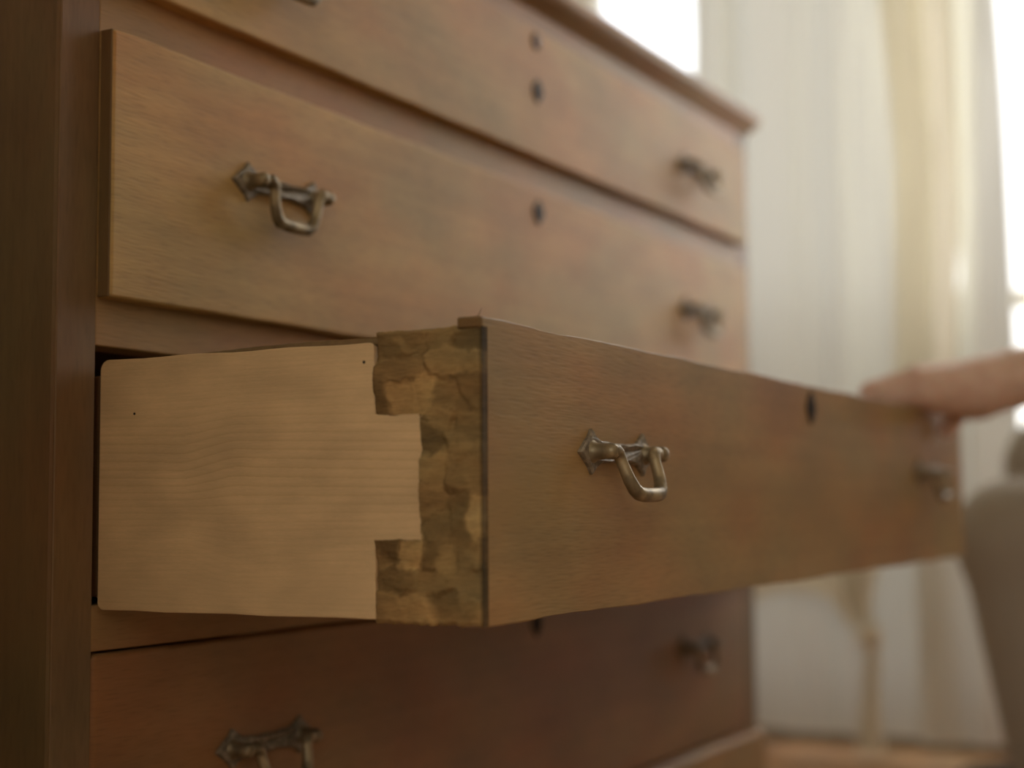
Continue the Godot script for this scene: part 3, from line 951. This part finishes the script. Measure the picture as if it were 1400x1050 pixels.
# cloth gathered into pleats round a centre line: keys of [y, z centre, half width], flat = depth over width
func gathered(keys: Array, flat: float, folds: int) -> ArrayMesh:
	var rows := []
	var n := FastNoiseLite.new()
	n.seed = folds
	n.frequency = 1.5
	var steps := 60
	for j in steps + 1:
		var y := lerpf(keys[0][0], keys[-1][0], float(j) / steps)
		var k := 0
		while k < keys.size() - 2 and y < keys[k + 1][0]: k += 1
		var f: float = (keys[k][0] - y) / (keys[k][0] - keys[k + 1][0])
		f = f * f * (3 - 2 * f)
		var cz := lerpf(keys[k][1], keys[k + 1][1], f)
		var w := lerpf(keys[k][2], keys[k + 1][2], f)
		var row := PackedVector3Array()
		for i in 97:
			var q := i / 48.0 - 1.0
			var wave := sin(q * 9.0 + n.get_noise_1d(y) * 2.0) + 0.45 * sin(q * 21.0 + 1.0 + n.get_noise_1d(y + 7.0) * 2.0)
			row.append(Vector3(-w * flat * (sqrt(1.0 - q * q * 0.98) - 0.4) + wave * w * 0.28, y, cz + q * w))
		rows.append(row)
	var st := begin()
	add_grid(st, rows, func(_q): return Vector3(-1, 0, 0))
	return done(st)

# ---------------------------------------------------------------- the person
func build_person() -> void:
	var o := thing("person", "seated person in grey trousers, bare forearm reaching to hold the open drawer's far corner", "person", Vector3(1.35, 0, 0.55))
	var off := -o.position
	var hipl := Vector3(1.33, 0.43, 0.66)
	var hipr := Vector3(1.51, 0.43, 0.66)
	var kneel := Vector3(1.300, 0.372, 0.232)
	var kneer := Vector3(1.535, 0.462, 0.250)
	var ankl := Vector3(1.318, 0.085, 0.275)
	var ankr := Vector3(1.53, 0.085, 0.265)
	var belly := Vector3(1.42, 0.55, 0.66)
	var chest := Vector3(1.40, 0.74, 0.60)
	var shl := Vector3(1.235, 0.82, 0.555)
	var shr := Vector3(1.57, 0.82, 0.58)
	var neck := Vector3(1.40, 0.88, 0.565)
	var head := Vector3(1.385, 1.025, 0.53)
	var ell := Vector3(1.060, 0.612, 0.520)
	var wrl := Vector3(0.888, 0.531, 0.312)
	var elr := Vector3(1.66, 0.62, 0.46)
	var wrr := Vector3(1.575, 0.538, 0.320)
	var T := func(bones: Array) -> Array:
		var r := []
		for b in bones:
			r.append([b[0] + off, b[1] + off, b[2], b[3], b[4]])
		return r
	var flesh := [
		[hipl, hipr, 0.10, 0.10, 0.05], [belly + Vector3(-0.06, 0, 0), belly + Vector3(0.06, 0, 0), 0.088, 0.088, 0.06], [chest + Vector3(-0.07, 0, 0), chest + Vector3(0.07, 0, 0), 0.092, 0.092, 0.06],
		[shl, shr, 0.055, 0.055, 0.06], [chest, neck, 0.06, 0.048, 0.04], [neck, head + Vector3(0, -0.04, 0.01), 0.047, 0.045, 0.03],
		[hipl, kneel, 0.078, 0.055, 0.03], [hipr, kneer, 0.078, 0.055, 0.03], [kneel, ankl, 0.050, 0.034, 0.02], [kneer, ankr, 0.050, 0.034, 0.02],
		[shl, ell, 0.046, 0.036, 0.02], [shr, elr, 0.046, 0.036, 0.02],
		[ell, ell.lerp(wrl, 0.35), 0.036, 0.037, 0.02], [ell.lerp(wrl, 0.35), wrl, 0.037, 0.0255, 0.02],
		[elr, elr.lerp(wrr, 0.35), 0.036, 0.037, 0.02], [elr.lerp(wrr, 0.35), wrr, 0.037, 0.0255, 0.02],
	]
	# left hand: palm over the board's upper edge, fingers inside, thumb on the face
	var hand := [
		[ell.lerp(wrl, 0.72), wrl, 0.0295, 0.0255, 0.012], [wrl, Vector3(0.880, 0.528, 0.292), 0.0255, 0.025, 0.012],
		[Vector3(0.884, 0.527, 0.295), Vector3(0.884, 0.531, 0.236), 0.021, 0.0125, 0.012],
		[Vector3(0.878, 0.527, 0.292), Vector3(0.863, 0.534, 0.230), 0.021, 0.0130, 0.012],
		[Vector3(0.870, 0.526, 0.292), Vector3(0.843, 0.533, 0.232), 0.021, 0.0125, 0.012],
		[Vector3(0.864, 0.524, 0.290), Vector3(0.824, 0.528, 0.240), 0.019, 0.0115, 0.012],
		[Vector3(0.866, 0.518, 0.284), Vector3(0.848, 0.517, 0.262), 0.019, 0.015, 0.012],
		[Vector3(0.836, 0.5175, 0.246), Vector3(0.878, 0.514, 0.280), 0.0165, 0.0190, 0.012],
		[Vector3(0.826, 0.5165, 0.244), Vector3(0.819, 0.5140, 0.212), 0.0120, 0.0110, 0.008],
		[Vector3(0.856, 0.5175, 0.236), Vector3(0.884, 0.514, 0.270), 0.0150, 0.0180, 0.012],
		[Vector3(0.893, 0.518, 0.285), Vector3(0.905, 0.512, 0.266), 0.018, 0.0135, 0.010],
	]
	var fingers := [
		[Vector3(0.884, 0.531, 0.236), Vector3(0.886, 0.522, 0.192), Vector3(0.886, 0.495, 0.187), Vector3(0.886, 0.474, 0.192), 0.0098],
		[Vector3(0.863, 0.534, 0.230), Vector3(0.861, 0.523, 0.184), Vector3(0.861, 0.493, 0.183), Vector3(0.861, 0.470, 0.191), 0.0102],
		[Vector3(0.843, 0.533, 0.232), Vector3(0.838, 0.521, 0.188), Vector3(0.838, 0.493, 0.185), Vector3(0.838, 0.473, 0.192), 0.0096],
		[Vector3(0.824, 0.528, 0.240), Vector3(0.816, 0.517, 0.204), Vector3(0.815, 0.509, 0.186), Vector3(0.815, 0.490, 0.188), 0.0086],
	]
	var hand_r := [
		[elr.lerp(wrr, 0.72), wrr, 0.0295, 0.0255, 0.012],
		[wrr, wrr + Vector3(-0.028, 0.006, -0.045), 0.024, 0.014, 0.012], [wrr, wrr + Vector3(-0.008, 0.008, -0.055), 0.024, 0.014, 0.012],
		[wrr, wrr + Vector3(0.012, 0.006, -0.055), 0.024, 0.014, 0.012], [wrr, wrr + Vector3(0.030, 0.0, -0.045), 0.022, 0.013, 0.012],
		[wrr + Vector3(-0.012, -0.004, -0.012), wrr + Vector3(-0.045, -0.010, -0.028), 0.016, 0.012, 0.010],
	]
	var fingers_r := []
	for k in 4:
		var b: Vector3 = hand_r[1 + k][1]
		var L: float = [0.9, 1.0, 0.95, 0.78][k]
		fingers_r.append([b, b + Vector3(0, -0.012, -0.040) * L, b + Vector3(0, -0.032, -0.056) * L, b + Vector3(0, -0.054, -0.060) * L, 0.0095 - 0.0006 * absf(k - 1)])
	var nails := begin()
	for set_ in [[hand, fingers], [hand_r, fingers_r]]:
		for f in set_[1]:
			var r: float = f[4]
			set_[0].append([f[0], f[1], r * 1.12, r, 0.004])
			set_[0].append([f[1], f[2], r, r * 0.92, 0.003])
			set_[0].append([f[2], f[3], r * 0.92, r * 0.78, 0.003])
	# thumbs
	hand.append([Vector3(0.905, 0.512, 0.266), Vector3(0.905, 0.502, 0.2535), 0.0120, 0.0105, 0.004])
	hand.append([Vector3(0.905, 0.502, 0.2535), Vector3(0.892, 0.485, 0.2475), 0.0105, 0.0088, 0.003])
	hand_r.append([wrr + Vector3(-0.045, -0.010, -0.028), wrr + Vector3(-0.055, -0.030, -0.045), 0.0110, 0.0100, 0.004])
	hand_r.append([wrr + Vector3(-0.055, -0.030, -0.045), wrr + Vector3(-0.056, -0.050, -0.055), 0.0100, 0.0085, 0.003])
	var hd := [
		[head + Vector3(0, 0.03, 0.012), head + Vector3(0, 0.03, -0.015), 0.080, 0.076, 0.03],
		[head + Vector3(0, -0.02, -0.010), head + Vector3(0, -0.062, -0.032), 0.064, 0.040, 0.03],
		[neck + Vector3(0, 0.03, 0), head + Vector3(0, -0.03, 0.02), 0.047, 0.050, 0.03],
		[head + Vector3(-0.074, -0.004, 0.012), head + Vector3(-0.076, -0.030, 0.006), 0.010, 0.008, 0.006],
		[head + Vector3(0.074, -0.004, 0.012), head + Vector3(0.076, -0.030, 0.006), 0.010, 0.008, 0.006],
		[head + Vector3(0, 0.008, -0.086), head + Vector3(0, -0.026, -0.098), 0.009, 0.013, 0.012],
		[head + Vector3(-0.034, 0.022, -0.076), head + Vector3(0.034, 0.022, -0.076), 0.014, 0.014, 0.012],
		[head + Vector3(-0.020, -0.052, -0.076), head + Vector3(0.020, -0.052, -0.076), 0.008, 0.008, 0.008],
		[head + Vector3(-0.016, -0.062, -0.073), head + Vector3(0.016, -0.062, -0.073), 0.009, 0.009, 0.006],
		[head + Vector3(-0.030, 0.004, -0.088), head + Vector3(-0.026, 0.004, -0.089), -0.012, -0.012, 0.006],
		[head + Vector3(0.030, 0.004, -0.088), head + Vector3(0.026, 0.004, -0.089), -0.012, -0.012, 0.006],
	]
	obj("body", body([[T.call(flesh), 0.011], [T.call(hand), 0.0027], [T.call(hand_r), 0.0035], [T.call(hd), 0.004]]), M.skin, o)
	for s in [-1, 1]:
		var es := begin()
		add_lathe(es, [Vector2(0.0, -0.011), Vector2(0.008, -0.0075), Vector2(0.011, 0.0), Vector2(0.008, 0.0075), Vector2(0.0, 0.011)], head + off + Vector3(s * 0.029, 0.004, -0.076), Basis(), 14)
		obj("eye", done(es), M.eye_white, o)
	var hr := [
		[head + Vector3(0, 0.045, 0.020), head + Vector3(0, 0.052, -0.012), 0.086, 0.080, 0.03],
		[head + Vector3(0, 0.0, 0.045), head + Vector3(0, -0.045, 0.050), 0.068, 0.052, 0.03],
		[head + Vector3(-0.062, 0.03, 0.02), head + Vector3(0.062, 0.03, 0.02), 0.034, 0.034, 0.02],
	]
	obj("hair", body([[T.call(hr), 0.006]]), M.hair, o)
	var sh := [
		[belly + Vector3(-0.06, -0.05, 0), belly + Vector3(0.06, -0.05, 0), 0.104, 0.104, 0.05], [belly + Vector3(-0.06, 0, 0), belly + Vector3(0.06, 0, 0), 0.100, 0.100, 0.05], [chest + Vector3(-0.07, 0, 0), chest + Vector3(0.07, 0, 0), 0.106, 0.106, 0.05],
		[shl, shr, 0.068, 0.068, 0.06], [shl, shl.lerp(ell, 0.72), 0.062, 0.058, 0.02], [shr, shr.lerp(elr, 0.9), 0.062, 0.056, 0.02], [chest, neck + Vector3(0, -0.02, 0), 0.07, 0.056, 0.03],
	]
	obj("shirt", body([[T.call(sh), 0.011]]), M.shirt, o)
	var tr := [
		[hipl, hipr, 0.106, 0.106, 0.04], [hipl, kneel, 0.092, 0.067, 0.03], [hipr, kneer, 0.092, 0.068, 0.03],
		[kneel, kneel.lerp(ankl, 0.9), 0.066, 0.056, 0.02], [kneer, kneer.lerp(ankr, 0.9), 0.066, 0.056, 0.02],
	]
	obj("trousers", body([[T.call(tr), 0.010]]), M.trousers, o)
	for a in [ankl, ankr]:
		var s := [
			[a + Vector3(0, -0.045, 0.02), a + Vector3(-0.002, -0.052, -0.13), 0.036, 0.032, 0.02], [a + Vector3(0, -0.01, 0.005), a + Vector3(0, -0.04, -0.02), 0.042, 0.040, 0.02],
			[a + Vector3(0, -0.055, -0.08), a + Vector3(-0.002, -0.056, -0.14), 0.038, 0.028, 0.015],
		]
		obj("shoe", body([[T.call(s), 0.006]]), M.shoe, o)
	# the low stool under the person
	var st := thing("stool", "low round wooden stool that the person sits on", "stool", Vector3(1.42, 0, 0.68))
	var ss := begin()
	add_lathe(ss, [Vector2(0.0, 0.285), Vector2(0.15, 0.285), Vector2(0.165, 0.292), Vector2(0.17, 0.303), Vector2(0.165, 0.314), Vector2(0.15, 0.318), Vector2(0.0, 0.316)], Vector3.ZERO, Basis(), 32)
	obj("seat", done(ss), M.edge, st)
	for k in 4:
		var a := TAU * (k + 0.5) / 4.0
		var ls := begin()
		add_tube(ls, [Vector3(cos(a) * 0.10, 0.288, sin(a) * 0.10), Vector3(cos(a) * 0.125, 0.14, sin(a) * 0.125), Vector3(cos(a) * 0.145, 0.012, sin(a) * 0.145)], [0.015, 0.017, 0.012], 12)
		obj("leg", done(ls), M.edge, st)

# ---------------------------------------------------------------- scene
func _ready() -> void:
	# camera
	var cam := Camera3D.new()
	cam.name = "camera"
	add_child(cam)
	var right := Vector3(0.47633566, -0.0067512, 0.8792376)
	var up := Vector3(-0.06536201, 0.99693188, 0.04306543)
	var fwd := Vector3(0.87683074, 0.07798234, -0.47443293)
	cam.transform = Transform3D(Basis(right, up, -fwd).orthonormalized(), Vector3(-0.6168, 0.4158, 0.5864))
	var lens := CameraAttributesPhysical.new()
	lens.frustum_focal_length = 12.0 / (525.0 / 2109.3056)
	lens.frustum_focus_distance = 0.79
	lens.exposure_aperture = 3.1
	lens.frustum_near = 0.05
	lens.frustum_far = 60.0
	cam.attributes = lens
	cam.fov = rad_to_deg(2.0 * atan(525.0 / 2109.3056))
	cam.near = 0.05
	cam.far = 60.0
	cam.current = true
	# sky
	var env := Environment.new()
	env.background_mode = Environment.BG_SKY
	var sky := Sky.new()
	var sm := ProceduralSkyMaterial.new()
	sm.sky_top_color = Color(0.93, 0.95, 0.98)
	sm.sky_horizon_color = Color(1.0, 0.99, 0.96)
	sm.ground_horizon_color = Color(0.95, 0.93, 0.88)
	sm.ground_bottom_color = Color(0.80, 0.78, 0.72)
	sm.sky_energy_multiplier = 1.5
	sm.ground_energy_multiplier = 0.9
	sky.sky_material = sm
	env.sky = sky
	env.tonemap_mode = Environment.TONE_MAPPER_LINEAR
	env.tonemap_exposure = 1.05
	env.sdfgi_enabled = true
	env.ssao_enabled = true
	env.ssil_enabled = true
	var we := WorldEnvironment.new()
	we.name = "environment"
	we.environment = env
	add_child(we)
	# daylight that comes in by the two windows
	var a1 := AreaLight3D.new()
	a1.name = "daylight_of_curtained_window"
	a1.area_size = Vector2(1.65, 1.35)
	a1.light_energy = 2.25
	a1.light_color = Color(1.0, 0.98, 0.95)
	a1.position = Vector3(2.06, 1.39, 0.18)
	a1.rotation = Vector3(0, PI / 2, 0)
	a1.shadow_enabled = true
	add_child(a1)
	var a3 := AreaLight3D.new()
	a3.name = "daylight_low_in_curtained_window"
	a3.area_size = Vector2(1.65, 0.42)
	a3.light_energy = 0.10
	a3.light_color = Color(1.0, 0.92, 0.80)
	a3.position = Vector3(2.06, 0.34, 0.18)
	a3.rotation = Vector3(0, PI / 2, 0)
	a3.shadow_enabled = true
	add_child(a3)
	var a2 := AreaLight3D.new()
	a2.name = "daylight_of_far_window"
	a2.area_size = Vector2(1.3, 1.0)
	a2.light_energy = 1.6
	a2.light_color = Color(1.0, 0.95, 0.87)
	a2.position = Vector3(-2.56, 1.55, 1.6)
	a2.rotation = Vector3(0, -PI / 2, 0)
	a2.shadow_enabled = true
	add_child(a2)
	materials()
	build_room()
	build_chest()
	build_open_drawer()
	build_curtains()
	build_person()
